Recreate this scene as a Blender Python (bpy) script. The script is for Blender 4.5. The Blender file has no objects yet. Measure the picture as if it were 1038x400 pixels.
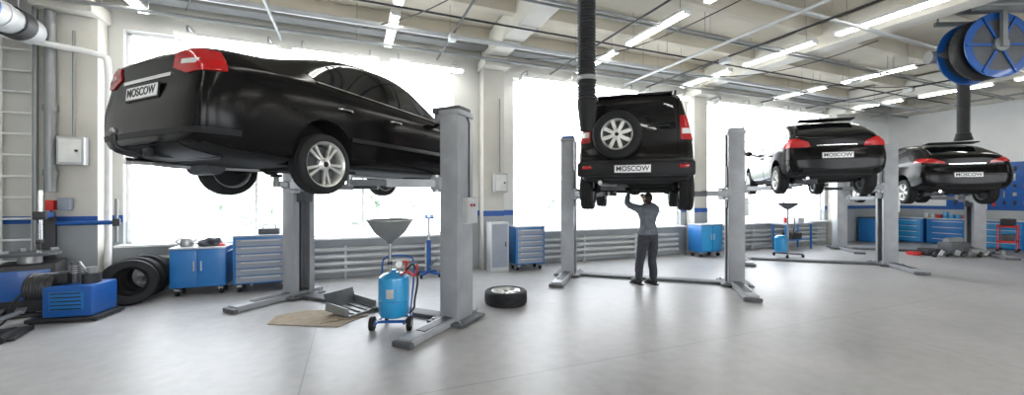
import bpy, bmesh, math, random
from mathutils import Vector, Matrix, noise, Euler
random.seed(4)
S = bpy.context.scene
COL = S.collection
PI = math.pi
S.view_settings.view_transform = 'Standard'

# ------------------------------------------------------------------ materials
def mat(name, col, rough=0.5, metal=0.0, coat=0.0, var=0.06, nscale=6.0, bump=0.0, emit=0.0, spec=None, ecol=(1, 0.98, 0.93)):
    m = bpy.data.materials.new(name); m.use_nodes = True
    nt = m.node_tree; b = nt.nodes['Principled BSDF']
    b.inputs['Roughness'].default_value = rough
    b.inputs['Metallic'].default_value = metal
    if coat: 
        b.inputs['Coat Weight'].default_value = coat
        b.inputs['Coat Roughness'].default_value = 0.04
    if spec is not None: b.inputs['Specular IOR Level'].default_value = spec
    tc = nt.nodes.new('ShaderNodeTexCoord')
    nz = nt.nodes.new('ShaderNodeTexNoise'); nz.inputs['Scale'].default_value = nscale
    nz.inputs['Detail'].default_value = 5
    nt.links.new(tc.outputs['Object'], nz.inputs['Vector'])
    cr = nt.nodes.new('ShaderNodeValToRGB')
    c = Vector(col[:3])
    cr.color_ramp.elements[0].position = 0.3; cr.color_ramp.elements[1].position = 0.7
    cr.color_ramp.elements[0].color = (*(c*(1-var)), 1)
    cr.color_ramp.elements[1].color = (*[min(1, v) for v in c*(1+var)], 1)
    nt.links.new(nz.outputs['Fac'], cr.inputs['Fac'])
    nt.links.new(cr.outputs['Color'], b.inputs['Base Color'])
    if bump:
        bp = nt.nodes.new('ShaderNodeBump'); bp.inputs['Strength'].default_value = bump
        bp.inputs['Distance'].default_value = 0.01
        nt.links.new(nz.outputs['Fac'], bp.inputs['Height']); nt.links.new(bp.outputs[0], b.inputs['Normal'])
    if emit:
        b.inputs['Emission Color'].default_value = (*ecol, 1)
        b.inputs['Emission Strength'].default_value = emit
    return m

M = {}
M['paint'] = mat('car_paint_black', (0.006, 0.0055, 0.0058), 0.16, 0.0, 0.0, nscale=3, spec=.18)
M['paint2'] = mat('car_paint_graphite', (0.009, 0.008, 0.008), 0.2, 0.0, 0.0, nscale=3, spec=.2)
M['glass'] = mat('tinted_glass', (0.006, 0.007, 0.008), 0.03, 0.0, 0.0, nscale=1, spec=.35)
M['under'] = mat('underbody_black', (0.012, 0.012, 0.012), 0.7, bump=0.3, nscale=20, spec=.2)
M['trim'] = mat('black_plastic', (0.014, 0.014, 0.015), 0.5, spec=.25)
M['rubber'] = mat('tyre_rubber', (0.014, 0.014, 0.015), 0.7, bump=0.2, nscale=60, spec=.3)
M['alloy'] = mat('alloy_rim', (0.66, 0.66, 0.63), 0.3, 0.6)
M['steel'] = mat('bare_steel', (0.36, 0.36, 0.36), 0.38, 0.8)
M['chrome'] = mat('chrome', (0.7, 0.7, 0.7), 0.12, 1.0)
M['red'] = mat('tail_light_red', (0.42, 0.008, 0.010), 0.12, 0, 0.3)
M['clear'] = mat('lamp_clear', (0.75, 0.72, 0.70), 0.15, 0, 1.0)
M['plate'] = mat('plate_white', (0.85, 0.85, 0.85), 0.4)
M['ink'] = mat('plate_ink', (0.02, 0.02, 0.025), 0.5)
M['seam'] = mat('panel_seam', (0.001, 0.001, 0.001), 0.9, spec=.0)
M['lift'] = mat('lift_grey_paint', (0.30, 0.31, 0.325), 0.42, 0.0, 0.1, var=0.12, nscale=4)
M['liftd'] = mat('lift_dark_grey', (0.075, 0.078, 0.085), 0.5, nscale=8, var=0.2)
M['black'] = mat('machine_black', (0.018, 0.018, 0.02), 0.5)
M['blue'] = mat('cabinet_blue', (0.012, 0.15, 0.42), 0.4, 0, 0.2, nscale=3)
M['blued'] = mat('machine_blue', (0.008, 0.085, 0.33), 0.4, 0, 0.2)
M['blues'] = mat('tank_blue', (0.02, 0.27, 0.55), 0.3, 0, 0.4)
M['grey'] = mat('cabinet_grey', (0.26, 0.29, 0.34), 0.45, nscale=3)
M['lgrey'] = mat('light_grey_metal', (0.50, 0.51, 0.51), 0.4, 0.2)
M['dgrey'] = mat('galvanised_pipe', (0.26, 0.27, 0.27), 0.4, 0.4)
M['white'] = mat('white_enamel', (0.82, 0.82, 0.80), 0.4)
M['wall'] = mat('wall_plaster', (0.64, 0.635, 0.60), 0.85, var=0.07, nscale=1.2, bump=0.15)
M['wallr'] = mat('wall_plaster_white', (0.74, 0.745, 0.74), 0.85, var=0.05, nscale=1.2, bump=0.1)
M['walllow'] = mat('wall_dado_grey', (0.33, 0.35, 0.36), 0.6, var=0.08, nscale=1.5)
M['stripe'] = mat('wall_stripe_blue', (0.015, 0.085, 0.33), 0.5)
M['ceil'] = mat('ceiling_concrete', (0.58, 0.54, 0.45), 0.9, var=0.10, nscale=1.0, bump=0.2)
M['beam'] = mat('beam_concrete', (0.63, 0.61, 0.55), 0.85, var=0.08, nscale=1.5, bump=0.2)
M['frame'] = mat('window_frame_white', (0.9, 0.9, 0.9), 0.4)
M['tube'] = mat('fluorescent_tube', (1, 1, 1), 0.5, emit=19)
M['warm'] = mat('work_lamp_bulb', (1, .8, .4), 0.5, emit=14, ecol=(1, .62, .2))
M['hose'] = mat('exhaust_hose_rubber', (0.022, 0.022, 0.024), 0.5)
M['card'] = mat('cardboard', (0.30, 0.24, 0.17), 0.85, var=0.2, nscale=9)
M['skin'] = mat('skin', (0.60, 0.36, 0.26), 0.5)
M['hair'] = mat('hair_dark', (0.05, 0.04, 0.035), 0.7, bump=0.6, nscale=90)
M['jacket'] = mat('jacket_grey', (0.12, 0.13, 0.155), 0.85, var=0.25, nscale=14, bump=0.5)
M['pants'] = mat('trousers_dark', (0.032, 0.034, 0.044), 0.85, var=0.25, nscale=14, bump=0.5)
M['boot'] = mat('boot_leather', (0.015, 0.015, 0.015), 0.5)
M['redp'] = mat('red_plastic', (0.5, 0.02, 0.015), 0.4)
M['leaf'] = mat('tree_foliage', (0.62, 0.68, 0.58), 0.9, var=0.25, nscale=2.5, bump=0.6)
M['bark'] = mat('tree_bark', (0.5, 0.46, 0.4), 0.9)
M['asph'] = mat('exterior_asphalt', (0.6, 0.61, 0.62), 0.9, nscale=1)

def floor_mat():
    m = bpy.data.materials.new('polished_concrete'); m.use_nodes = True
    nt = m.node_tree; b = nt.nodes['Principled BSDF']; L = nt.links
    tc = nt.nodes.new('ShaderNodeTexCoord')
    n1 = nt.nodes.new('ShaderNodeTexNoise'); n1.inputs['Scale'].default_value = 0.55; n1.inputs['Detail'].default_value = 8
    n2 = nt.nodes.new('ShaderNodeTexNoise'); n2.inputs['Scale'].default_value = 7; n2.inputs['Detail'].default_value = 7
    L.new(tc.outputs['Object'], n1.inputs['Vector']); L.new(tc.outputs['Object'], n2.inputs['Vector'])
    mx = nt.nodes.new('ShaderNodeMath'); mx.operation = 'MULTIPLY_ADD'; mx.inputs[1].default_value = 0.5
    L.new(n2.outputs['Fac'], mx.inputs[0]); L.new(n1.outputs['Fac'], mx.inputs[2])
    cr = nt.nodes.new('ShaderNodeValToRGB')
    cr.color_ramp.elements[0].position = 0.45; cr.color_ramp.elements[1].position = 1.0
    cr.color_ramp.elements[0].color = (0.275, 0.27, 0.27, 1); cr.color_ramp.elements[1].color = (0.42, 0.415, 0.415, 1)
    L.new(mx.outputs[0], cr.inputs['Fac'])
    br = nt.nodes.new('ShaderNodeTexBrick'); br.offset = 0
    br.inputs['Scale'].default_value = 1.0; br.inputs['Brick Width'].default_value = 6.3; br.inputs['Row Height'].default_value = 3.6
    br.inputs['Mortar Size'].default_value = 0.008; br.inputs['Mortar Smooth'].default_value = 0.3
    br.inputs['Color1'].default_value = (1, 1, 1, 1); br.inputs['Color2'].default_value = (1, 1, 1, 1); br.inputs['Mortar'].default_value = (0.7, 0.7, 0.7, 1)
    mp = nt.nodes.new('ShaderNodeMapping'); mp.inputs['Location'].default_value = (0.4, 0.3, 0)
    L.new(tc.outputs['Object'], mp.inputs['Vector']); L.new(mp.outputs[0], br.inputs['Vector'])
    mm = nt.nodes.new('ShaderNodeMixRGB'); mm.blend_type = 'MULTIPLY'; mm.inputs[0].default_value = 1
    L.new(cr.outputs[0], mm.inputs[1]); L.new(br.outputs['Color'], mm.inputs[2]); L.new(mm.outputs[0], b.inputs['Base Color'])
    mr = nt.nodes.new('ShaderNodeMapRange'); mr.inputs['To Min'].default_value = 0.30; mr.inputs['To Max'].default_value = 0.46
    L.new(n1.outputs['Fac'], mr.inputs['Value']); L.new(mr.outputs[0], b.inputs['Roughness'])
    b.inputs['Specular IOR Level'].default_value = .42
    bp = nt.nodes.new('ShaderNodeBump'); bp.inputs['Strength'].default_value = 0.08; bp.inputs['Distance'].default_value = 0.01
    L.new(n2.outputs['Fac'], bp.inputs['Height']); L.new(bp.outputs[0], b.inputs['Normal'])
    return m
M['floor'] = floor_mat()

# ------------------------------------------------------------------ mesh builder
def group(name, loc=(0, 0, 0), rz=0.0):
    e = bpy.data.objects.new(name, None); COL.objects.link(e)
    e.location = loc; e.rotation_euler = (0, 0, rz); e.empty_display_size = 0.2
    return e
def mesh_obj(me, name, parent=None, loc=None, rot=None):
    o = bpy.data.objects.new(name, me); COL.objects.link(o)
    if parent: o.parent = parent
    if loc: o.location = loc
    if rot: o.rotation_euler = rot
    return o
def smooth_sharp(bm, ang=0.6):
    for f in bm.faces: f.smooth = True
    for e in bm.edges:
        if len(e.link_faces) == 2:
            if e.calc_face_angle(0) > ang: e.smooth = False
def zrot(d):
    return Vector((0, 0, 1)).rotation_difference(Vector(d).normalized()).to_matrix().to_4x4()

class MB:
    def __init__(s): s.bm = bmesh.new(); s.mats = []
    def mi(s, k):
        if k not in s.mats: s.mats.append(k)
        return s.mats.index(k)
    def add(s, t, k, mtx=None):
        i = s.mi(k)
        for f in t.faces: f.material_index = i
        if mtx: bmesh.ops.transform(t, matrix=mtx, verts=t.verts)
        me = bpy.data.meshes.new('t'); t.to_mesh(me); t.free()
        s.bm.from_mesh(me); bpy.data.meshes.remove(me)
    def box(s, c, size, k, rot=(0, 0, 0), bev=0.0, mtx=None):
        t = bmesh.new(); bmesh.ops.create_cube(t, size=1)
        for v in t.verts: v.co = Vector((v.co.x*size[0], v.co.y*size[1], v.co.z*size[2]))
        if bev: bmesh.ops.bevel(t, geom=t.edges[:], offset=bev, segments=2, affect='EDGES', profile=0.6)
        m = Matrix.Translation(c) @ Euler(rot).to_matrix().to_4x4()
        if mtx: m = mtx @ m
        s.add(t, k, m)
    def bar(s, p0, p1, w, h, k, bev=0.0, up=(0, 0, 1)):
        p0 = Vector(p0); p1 = Vector(p1); d = p1-p0; L = d.length; d.normalize()
        sx = d.cross(Vector(up)).normalized(); u = sx.cross(d).normalized()
        m = Matrix((sx, d, u)).transposed().to_4x4(); m.translation = (p0+p1)/2
        t = bmesh.new(); bmesh.ops.create_cube(t, size=1)
        for v in t.verts: v.co = Vector((v.co.x*w, v.co.y*L, v.co.z*h))
        if bev: bmesh.ops.bevel(t, geom=t.edges[:], offset=bev, segments=2, affect='EDGES')
        s.add(t, k, m)
    def cyl(s, p0, p1, r, k, seg=20, r2=None, cap=True):
        p0 = Vector(p0); p1 = Vector(p1); d = p1-p0
        t = bmesh.new(); bmesh.ops.create_cone(t, cap_ends=cap, segments=seg, radius1=r, radius2=r if r2 is None else r2, depth=d.length)
        s.add(t, k, Matrix.Translation((p0+p1)/2) @ zrot(d))
    def sph(s, c, r, k, sc=(1, 1, 1), sub=3):
        t = bmesh.new(); bmesh.ops.create_icosphere(t, subdivisions=sub, radius=r)
        s.add(t, k, Matrix.Translation(c) @ Matrix.Diagonal((*sc, 1)))
    def lathe(s, prof, k, mtx=None, seg=32, close=False):
        t = bmesh.new(); rings = []
        for r, h in prof:
            if r < 1e-5: rings.append([t.verts.new((0, 0, h))])
            else: rings.append([t.verts.new((r*math.cos(2*PI*i/seg), r*math.sin(2*PI*i/seg), h)) for i in range(seg)])
        n = len(rings)
        for a in range(n if close else n-1):
            A = rings[a]; B = rings[(a+1) % n]
            for i in range(seg):
                j = (i+1) % seg
                if len(A) == 1 and len(B) == 1: continue
                if len(A) == 1: t.faces.new((A[0], B[i], B[j]))
                elif len(B) == 1: t.faces.new((A[i], A[j], B[0]))
                else: t.faces.new((A[i], A[j], B[j], B[i]))
        bmesh.ops.recalc_face_normals(t, faces=t.faces)
        s.add(t, k, mtx)
    def tube(s, pts, r, k, seg=10, rfun=None):
        pts = [Vector(p) for p in pts]; t = bmesh.new(); rings = []
        prev = None
        for i, p in enumerate(pts):
            d = (pts[min(i+1, len(pts)-1)]-pts[max(i-1, 0)]).normalized()
            if prev is None: a = d.orthogonal().normalized()
            else: a = (prev-d*prev.dot(d)).normalized()
            prev = a; b = d.cross(a)
            rr = rfun(i) if rfun else r
            rings.append([t.verts.new(p+(a*math.cos(2*PI*j/seg)+b*math.sin(2*PI*j/seg))*rr) for j in range(seg)])
        for a in range(len(rings)-1):
            for j in range(seg):
                t.faces.new((rings[a][j], rings[a][(j+1) % seg], rings[a+1][(j+1) % seg], rings[a+1][j]))
        t.faces.new(rings[0][::-1]); t.faces.new(rings[-1])
        bmesh.ops.recalc_face_normals(t, faces=t.faces)
        s.add(t, k)
    def poly(s, pts, th, k, mtx=None):
        t = bmesh.new()
        A = [t.verts.new((p[0], p[1], 0)) for p in pts]; B = [t.verts.new((p[0], p[1], th)) for p in pts]
        t.faces.new(A[::-1]); t.faces.new(B); n = len(pts)
        for i in range(n): t.faces.new((A[i], A[(i+1) % n], B[(i+1) % n], B[i]))
        bmesh.ops.recalc_face_normals(t, faces=t.faces)
        s.add(t, k, mtx)
    def mesh(s, name, ang=0.6):
        smooth_sharp(s.bm, ang)
        me = bpy.data.meshes.new(name); s.bm.to_mesh(me); s.bm.free()
        for k in s.mats: me.materials.append(M[k])
        return me
    def done(s, name, parent=None, loc=None, rot=None, ang=0.6):
        return mesh_obj(s.mesh(name, ang), name, parent, loc, rot)

def curve_pts(ctrl, n=8):
    c = [Vector(p) for p in ctrl]; c = [c[0]*2-c[1]]+c+[c[-1]*2-c[-2]]; out = []
    for i in range(1, len(c)-2):
        for j in range(n):
            t = j/n; p0, p1, p2, p3 = c[i-1:i+3]
            out.append(0.5*((2*p1)+(p2-p0)*t+(2*p0-5*p1+4*p2-p3)*t*t+(3*p1-p0-3*p2+p3)*t**3))
    out.append(c[-2]); return out

# ------------------------------------------------------------------ booleans
def eval_mesh(o):
    bpy.context.view_layer.update()
    dg = bpy.context.evaluated_depsgraph_get()
    return bpy.data.meshes.new_from_object(o.evaluated_get(dg))
def boolean(me_a, me_b, op):
    a = bpy.data.objects.new('ta', me_a); b = bpy.data.objects.new('tb', me_b)
    COL.objects.link(a); COL.objects.link(b)
    md = a.modifiers.new('b', 'BOOLEAN'); md.operation = op; md.object = b; md.solver = 'EXACT'
    r = eval_mesh(a)
    bpy.data.objects.remove(a); bpy.data.objects.remove(b)
    return r
def prism_mesh(prs):
    bm = bmesh.new()
    for axis, poly, a, b in prs:
        def P(u, v, w):
            return (w, u, v) if axis == 'x' else ((u, w, v) if axis == 'y' else (u, v, w))
        A = [bm.verts.new(P(u, v, a)) for u, v in poly]; B = [bm.verts.new(P(u, v, b)) for u, v in poly]
        n = len(poly); fs = [bm.faces.new(A), bm.faces.new(B[::-1])]
        for i in range(n): fs.append(bm.faces.new((A[i], B[i], B[(i+1) % n], A[(i+1) % n])))
        bmesh.ops.recalc_face_normals(bm, faces=fs)
    me = bpy.data.meshes.new('pr'); bm.to_mesh(me); bm.free(); return me
def patch(body, prs, off, k, name, parent, dz):
    me = body.copy()
    bm = bmesh.new(); bm.from_mesh(me); bm.normal_update()
    nn = [v.normal.copy() for v in bm.verts]
    for v, n in zip(bm.verts, nn): v.co += n*off
    bm.to_mesh(me); bm.free()
    r = boolean(me, prism_mesh(prs), 'INTERSECT')
    if len(r.polygons) == 0: print('EMPTY PATCH', name); return
    bm = bmesh.new(); bm.from_mesh(r); smooth_sharp(bm, 0.5)
    for f in bm.faces: f.material_index = 0
    bm.to_mesh(r); bm.free()
    r.materials.clear(); r.materials.append(M[k])
    return mesh_obj(r, name, parent, (0, 0, dz))
def mirror_x(poly, x0, x1): return [('x', poly, x0, x1), ('x', poly, -x1, -x0)]
def mirror_y(poly, y0, y1): return [('y', poly, y0, y1), ('y', [(-u, v) for u, v in poly][::-1], y0, y1)]
def strips(pts, w):
    out = []
    for a, b in zip(pts[:-1], pts[1:]):
        a = Vector(a); b = Vector(b); d = (b-a).normalized(); n = Vector((-d.y, d.x))*w/2
        a2 = a+d*w*0.55; b2 = b-d*w*0.55
        out.append([tuple(a2+n), tuple(b2+n), tuple(b2-n), tuple(a2-n)])
    return out

def body_mesh(st, rear_push=0.05):
    bm = bmesh.new(); rings = []
    n = len(st)
    for i, (y, zb, w, belt, wb, top, wr) in enumerate(st):
        d = top-belt
        z3 = zb+min(.17, (belt-zb)*.3); z5 = max(belt-.12, zb+(belt-zb)*.68); z4 = min((zb+belt)/2+.03, z5-.03)
        pts = [(0, zb), (.75*w, zb), (.94*w, zb+.04), (.985*w, z3), (w, z4), (.985*w, z5),
               (wb+.01, belt-0.01), (wb-(wb-wr)*.10, belt+.10*d), (wb+(wr-wb)*.86, belt+.82*d), (wr*.93, belt+.97*d), (.5*wr, top), (0, top+.012)]
        vs = []
        for sgn in (1, -1):
            rng = range(12) if sgn == 1 else range(10, 0, -1)
            for j in rng:
                yy = y
                if j <= 4:
                    if i < 2: yy -= rear_push
                    if i >= n-2: yy += rear_push
                vs.append(bm.verts.new((sgn*pts[j][0], yy, pts[j][1])))
        rings.append(vs)
    m = 22
    for a in range(n-1):
        for j in range(m):
            k = (j+1) % m
            bm.faces.new((rings[a][j], rings[a+1][j], rings[a+1][k], rings[a][k]))
    for ri in (0, n-1):
        R = rings[ri]; fs = [(R[0], R[1], R[21])]+[(R[j], R[j+1], R[22-j-1], R[22-j]) for j in range(1, 10)]+[(R[10], R[11], R[12])]
        for f in fs: bm.faces.new(f if ri == 0 else f[::-1])
    bmesh.ops.recalc_face_normals(bm, faces=bm.faces)
    if bm.calc_volume(signed=True) < 0: bmesh.ops.reverse_faces(bm, faces=bm.faces)
    me = bpy.data.meshes.new('b'); bm.to_mesh(me); bm.free()
    o = bpy.data.objects.new('b', me); COL.objects.link(o)
    sm = o.modifiers.new('s', 'SUBSURF'); sm.levels = 2; sm.render_levels = 2
    r = eval_mesh(o); bpy.data.objects.remove(o)
    return r

# ------------------------------------------------------------------ wheels (axis +X = outer side)
def wheel_mesh(name, R=.32, W=.2, rim=.21, spokes=5, style='double'):
    b = MB(); mx = Matrix.Rotation(PI/2, 4, 'Y')
    h = W/2
    b.lathe([(rim, -h*.8), (rim+.02, -h*.95), (R-.07, -h), (R-.025, -h*.95), (R-.006, -h*.78), (R, -h*.5), (R, -.045), (R-.008, -.04), (R-.008, -.03), (R, -.025),
             (R, .025), (R-.008, .03), (R-.008, .04), (R, .045), (R, h*.5), (R-.006, h*.78), (R-.025, h*.95), (R-.07, h), (rim+.02, h*.95), (rim, h*.8)],
            'rubber', mx, 40, close=True)
    b.lathe([(rim+.004, -h*.8), (rim-.02, -h*.7), (rim-.03, -h*.2), (rim-.025, h*.5), (rim-.012, h*.75), (rim+.006, h*.92), (rim+.008, h*.8)], 'alloy', mx, 40)
    b.lathe([(0, -h*.1), (rim*.8, -h*.1), (rim*.8, 0), (0, 0)], 'liftd', mx, 28)
    b.lathe([(rim*.98, -h*.3), (0, -h*.3)], 'black', mx, 28)
    b.lathe([(rim*.30, h*.2), (rim*.30, h*.62), (rim*.22, h*.78), (0, h*.8)], 'alloy', mx, 24)
    b.lathe([(rim*.13, h*.8), (rim*.12, h*.86), (0, h*.87)], 'trim', mx, 16)
    def spoke(a, w0, w1):
        d = Vector((0, math.cos(a), math.sin(a))); p = Vector((0, -math.sin(a), math.cos(a)))
        t = bmesh.new()
        A = []
        for (r, w, x, th) in ((rim*.22, w0, h*.74, .03), (rim*.6, (w0+w1)/2, h*.66, .028), (rim*.97, w1, h*.72, .025)):
            A.append([t.verts.new(d*r+p*sg*w/2+Vector((xx, 0, 0))) for sg, xx in ((-1, x-th), (1, x-th), (1, x), (-1, x))])
        for q in range(2):
            for i in range(4): t.faces.new((A[q][i], A[q][(i+1) % 4], A[q+1][(i+1) % 4], A[q+1][i]))
        t.faces.new(A[0]); t.faces.new(A[2][::-1])
        bmesh.ops.recalc_face_normals(t, faces=t.faces)
        b.add(t, 'alloy')
    for i in range(spokes):
        a = 2*PI*i/spokes+.3
        if style == 'double':
            spoke(a-.17, .022, .034); spoke(a+.17, .022, .034)
        else: spoke(a, .05, .06)
        q = a+PI/spokes
        b.cyl((h*.6, math.cos(q)*rim*.2, math.sin(q)*rim*.2), (h*.72, math.cos(q)*rim*.2, math.sin(q)*rim*.2), .008, 'steel', 6)
    return b.mesh(name, 0.7)

def plate(parent, y, z, x=0, w=.52, h=.112, tilt=0):
    b = MB()
    b.box((0, 0, 0), (w, .012, h), 'plate', bev=.004)
    b.box((0, .008, 0), (w+.03, .012, h+.03), 'trim', bev=.004)
    b.done('license_plate', parent, (x, y, z), (tilt, 0, 0))
    c = bpy.data.curves.new('txt', 'FONT'); c.body = 'MOSCOW'; c.size = h*.92; c.extrude = .0015; c.align_x = 'CENTER'; c.align_y = 'CENTER'; c.offset = .0015
    t = bpy.data.objects.new('t', c); COL.objects.link(t); me = eval_mesh(t); bpy.data.objects.remove(t)
    me.materials.clear(); me.materials.append(M['ink'])
    mesh_obj(me, 'plate_text', parent, (x, y-.0075, z), (PI/2+tilt, 0, 0))

def build_car(name, loc, rz, st, spec):
    g = group(name, loc, rz); dz = spec['droop']
    bm0 = body_mesh(st)
    R = spec['arch']; wz = spec['R']; yf, yr = spec['axles']
    prs = []
    for yc in (yf, yr):
        circ = [(yc+R*math.cos(a*PI/14), wz+R*math.sin(a*PI/14)) for a in range(28)]
        prs += mirror_x(circ, .58, 1.2)
    cut = boolean(bm0.copy(), prism_mesh(prs), 'DIFFERENCE')
    paint = spec.get('paint', 'paint')
    cut.materials.clear(); cut.materials.append(M[paint]); cut.materials.append(M['under'])
    bm = bmesh.new(); bm.from_mesh(cut); bm.normal_update()
    for f in bm.faces:
        f.material_index = 0; c = f.calc_center_median(); f.smooth = True
        for yc in (yf, yr):
            if math.hypot(c.y-yc, c.z-wz) < R*1.004 and abs(c.x) > .55: f.material_index = 1
        if f.normal.z < -.75 and c.z < .5: f.material_index = 1
    for e in bm.edges:
        if len(e.link_faces) == 2 and (e.calc_face_angle(0) > .7): e.smooth = False
    bm.to_mesh(cut); bm.free()
    mesh_obj(cut, 'body', g, (0, 0, dz))
    patch(bm0, spec['side_glass'], .004, 'glass', 'side_windows', g, dz)
    patch(bm0, spec['rear_glass'], .004, 'glass', 'rear_window', g, dz)
    patch(bm0, spec['wind'], .004, 'glass', 'windshield', g, dz)
    patch(bm0, spec['tail'], .012, 'red', 'tail_lights', g, dz)
    if 'tail_clear' in spec: patch(bm0, spec['tail_clear'], .015, 'clear', 'tail_light_lenses', g, dz)
    if 'trimp' in spec: patch(bm0, spec['trimp'], .008, 'trim', 'bumper_trim', g, dz)
    if 'chromep' in spec: patch(bm0, spec['chromep'], .009, 'chrome', 'chrome_strip', g, dz)
    sp = []
    for pl in spec['seams_side']:
        for s_ in strips(pl, .010): sp += mirror_x(s_, .70, 1.1)
    for pl in spec['seams_rear']:
        for s_ in strips(pl, .010): sp.append(('y', s_, -2.7, -1.75))
    patch(bm0, sp, .002, 'seam', 'panel_gaps', g, dz)
    wm = wheel_mesh('wheel', spec['R'], spec.get('W', .205), spec['rim'], spec.get('sp', 5), spec.get('style', 'double'))
    tr = spec['track']
    for yc in (yf, yr):
        for sx in (1, -1):
            mesh_obj(wm, 'wheel', g, (sx*tr, yc, spec['R']), (0.4*yc, 0, 0 if sx > 0 else PI))
    b = MB(); zb = .2+dz if spec['kind'] != 'suv' else .3+dz
    b.tube(curve_pts([(0.1, 1.2, zb-.02), (.12, 0, zb-.02), (.1, -.9, zb-.02), (-.35, -1.5, zb-.0), (-.5, -1.9, zb+.0), (-.5, -2.2+spec['ty'], zb+.02)]), .028, 'steel')
    b.cyl((-.15, -1.75+spec['ty'], zb+.0), (-.55, -1.75+spec['ty'], zb+.0), .09, 'liftd', 18)
    b.cyl((-.5, -2.15+spec['ty'], zb+.02), (-.5, -2.36+spec['ty'], zb+.02), .032, 'chrome', 16)
    for yc in (yf, yr):
        b.cyl((-tr+.08, yc, spec['R']), (tr-.08, yc, spec['R']+.0), .035, 'under', 14)
        b.bar((-tr+.12, yc+.02, spec['R']-.05), (-.3, yc+.25, zb+.03), .07, .04, 'under', .01)
        b.bar((tr-.12, yc+.02, spec['R']-.05), (.3, yc+.25, zb+.03), .07, .04, 'under', .01)
        for sx in (1, -1):
            b.cyl((sx*(tr-.17), yc, spec['R']), (sx*(tr-.2), yc-.03, zb+.3), .045, 'black', 14)
            pts = [(sx*(tr-.19)+.06*math.cos(t*.7), yc-.02+.06*math.sin(t*.7), spec['R']+.03+t*.0052) for t in range(50)]
            b.tube(pts, .009, 'black', 6)
    b.box((0, 1.25, zb), (.7, .8, .16), 'under', bev=.03)
    b.box((.25, -1.1, zb+.02), (.7, .5, .12), 'under', bev=.04)
    b.sph((0, yr, spec['R']), .11, 'under', (1.1, 1, .9), 2)
    b.done('underbody_parts', g)
    b = MB()
    for sx in (1, -1):
        b.sph((sx*(spec['hw']+.10), spec['mir'][0], spec['mir'][1]+dz), .1, paint, (1.05, .6, .7), 3)
        b.box((sx*(spec['hw']+.10), spec['mir'][0]-.052, spec['mir'][1]+dz), (.15, .01, .09), 'glass', bev=.004)
        b.bar((sx*(spec['hw']-.08), spec['mir'][0]+.02, spec['mir'][1]-.05+dz), (sx*(spec['hw']+.04), spec['mir'][0], spec['mir'][1]-.03+dz), .05, .04, paint, .01)
    b.done('door_mirrors', g)
    b = MB()
    for sx in (1, -1):
        for hy in spec['handles']:
            b.tube(curve_pts([(sx*(spec['hw']-.02), hy-.09, spec['hz']+dz), (sx*(spec['hw']+.012), hy-.06, spec['hz']+dz), (sx*(spec['hw']+.012), hy+.06, spec['hz']+dz), (sx*(spec['hw']-.02), hy+.09, spec['hz']+dz)], 4), .013, spec.get('hm', paint), 8)
    b.done('door_handles', g)
    return g, dz

# ------------------------------------------------------------------ room shell
XL, XR, YB, YF, H = -5.15, 19.5, 8.75, -7.5, 5.3
b = MB(); b.box(((XL+XR)/2, (YB+YF)/2, -.05), (XR-XL+.8, YB-YF+.8, .1), 'floor'); b.done('floor')
wins = [(-3.6, 2.15), (3.6, 8.85), (9.75, 15.5)]
def window_wall(name, Y, t, out, wz0=.78, wz1=4.5):
    b = MB(); yc = Y+out*t/2; W = XR-XL+.6; xc = (XL+XR)/2
    b.box((xc, yc, wz0/2), (W, t, wz0), 'walllow')
    b.box((xc, yc, (wz1+H)/2), (W, t, H-wz1), 'wall')
    edges = [XL-.3]+[e for w in wins for e in w]+[XR+.3]
    for i in range(0, len(edges), 2):
        a, c = edges[i], edges[i+1]
        b.box(((a+c)/2, yc, (wz0+1.2)/2), (c-a, t, 1.2-wz0), 'walllow')
        b.box(((a+c)/2, yc, (1.2+wz1)/2), (c-a, t, wz1-1.2), 'wall' if i < 6 else 'wallr')
        b.box(((a+c)/2, Y-out*.006, 1.26), (c-a, .012, .12), 'stripe')
    b.done(name)
window_wall('wall_back', YB, .3, 1)
window_wall('wall_front_fill_openings', YF, .3, -1)  # unseen wall behind the camera; openings added to let in fill light
for nm, x, o, k in (('wall_left', XL, -1, 'wall'), ('wall_right', XR, 1, 'wallr')):
    b = MB(); yc = (YB+YF)/2; L = YB-YF
    b.box((x+o*.15, yc, .6), (.3, L, 1.2), 'walllow'); b.box((x+o*.15, yc, (1.2+H)/2), (.3, L, H-1.2), k)
    b.box((x-o*.006, yc, 1.26), (.012, L, .12), 'stripe')
    b.done(nm)
n = 0
for Y, out in ((YB, 1), (YF, -1)):  # YF set is unseen: frames for the added fill-light openings
    for a, c in wins:
        n += 1; b = MB(); y = Y+out*.16
        b.box(((a+c)/2, y, .78+.03), (c-a, .08, .06), 'frame'); b.box(((a+c)/2, y, 4.47), (c-a, .08, .06), 'frame')
        b.box((a+.03, y, 2.64), (.06, .08, 3.66), 'frame'); b.box((c-.03, y, 2.64), (.06, .08, 3.66), 'frame')
        for i in range(1, 3): b.box((a+(c-a)*i/3, y, 2.64), (.04, .05, 3.62), 'frame')
        b.box(((a+c)/2, y, 3.4), (c-a, .04, .03), 'frame')
        b.box(((a+c)/2, Y-out*.06, .80), (c-a+.1, .28, .04), 'frame', bev=.008)
        b.done('window_%d' % n)
b = MB()
b.box(((XL+XR)/2, (YB+YF)/2, H+.1), (XR-XL+.8, YB-YF+.8, .2), 'ceil')
y = YB-.5
while y > YF:
    b.box(((XL+XR)/2, y, H-.15), (XR-XL, .16, .30), 'ceil'); y -= 1.5
b.done('ceiling')
for x in (-4.1, 3.0, 9.3, 15.9):
    b = MB(); b.box((x, (YB+YF)/2, 4.99), (.42, YB-YF-.02, .50), 'beam', bev=.02); b.done('ceiling_beam')
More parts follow.
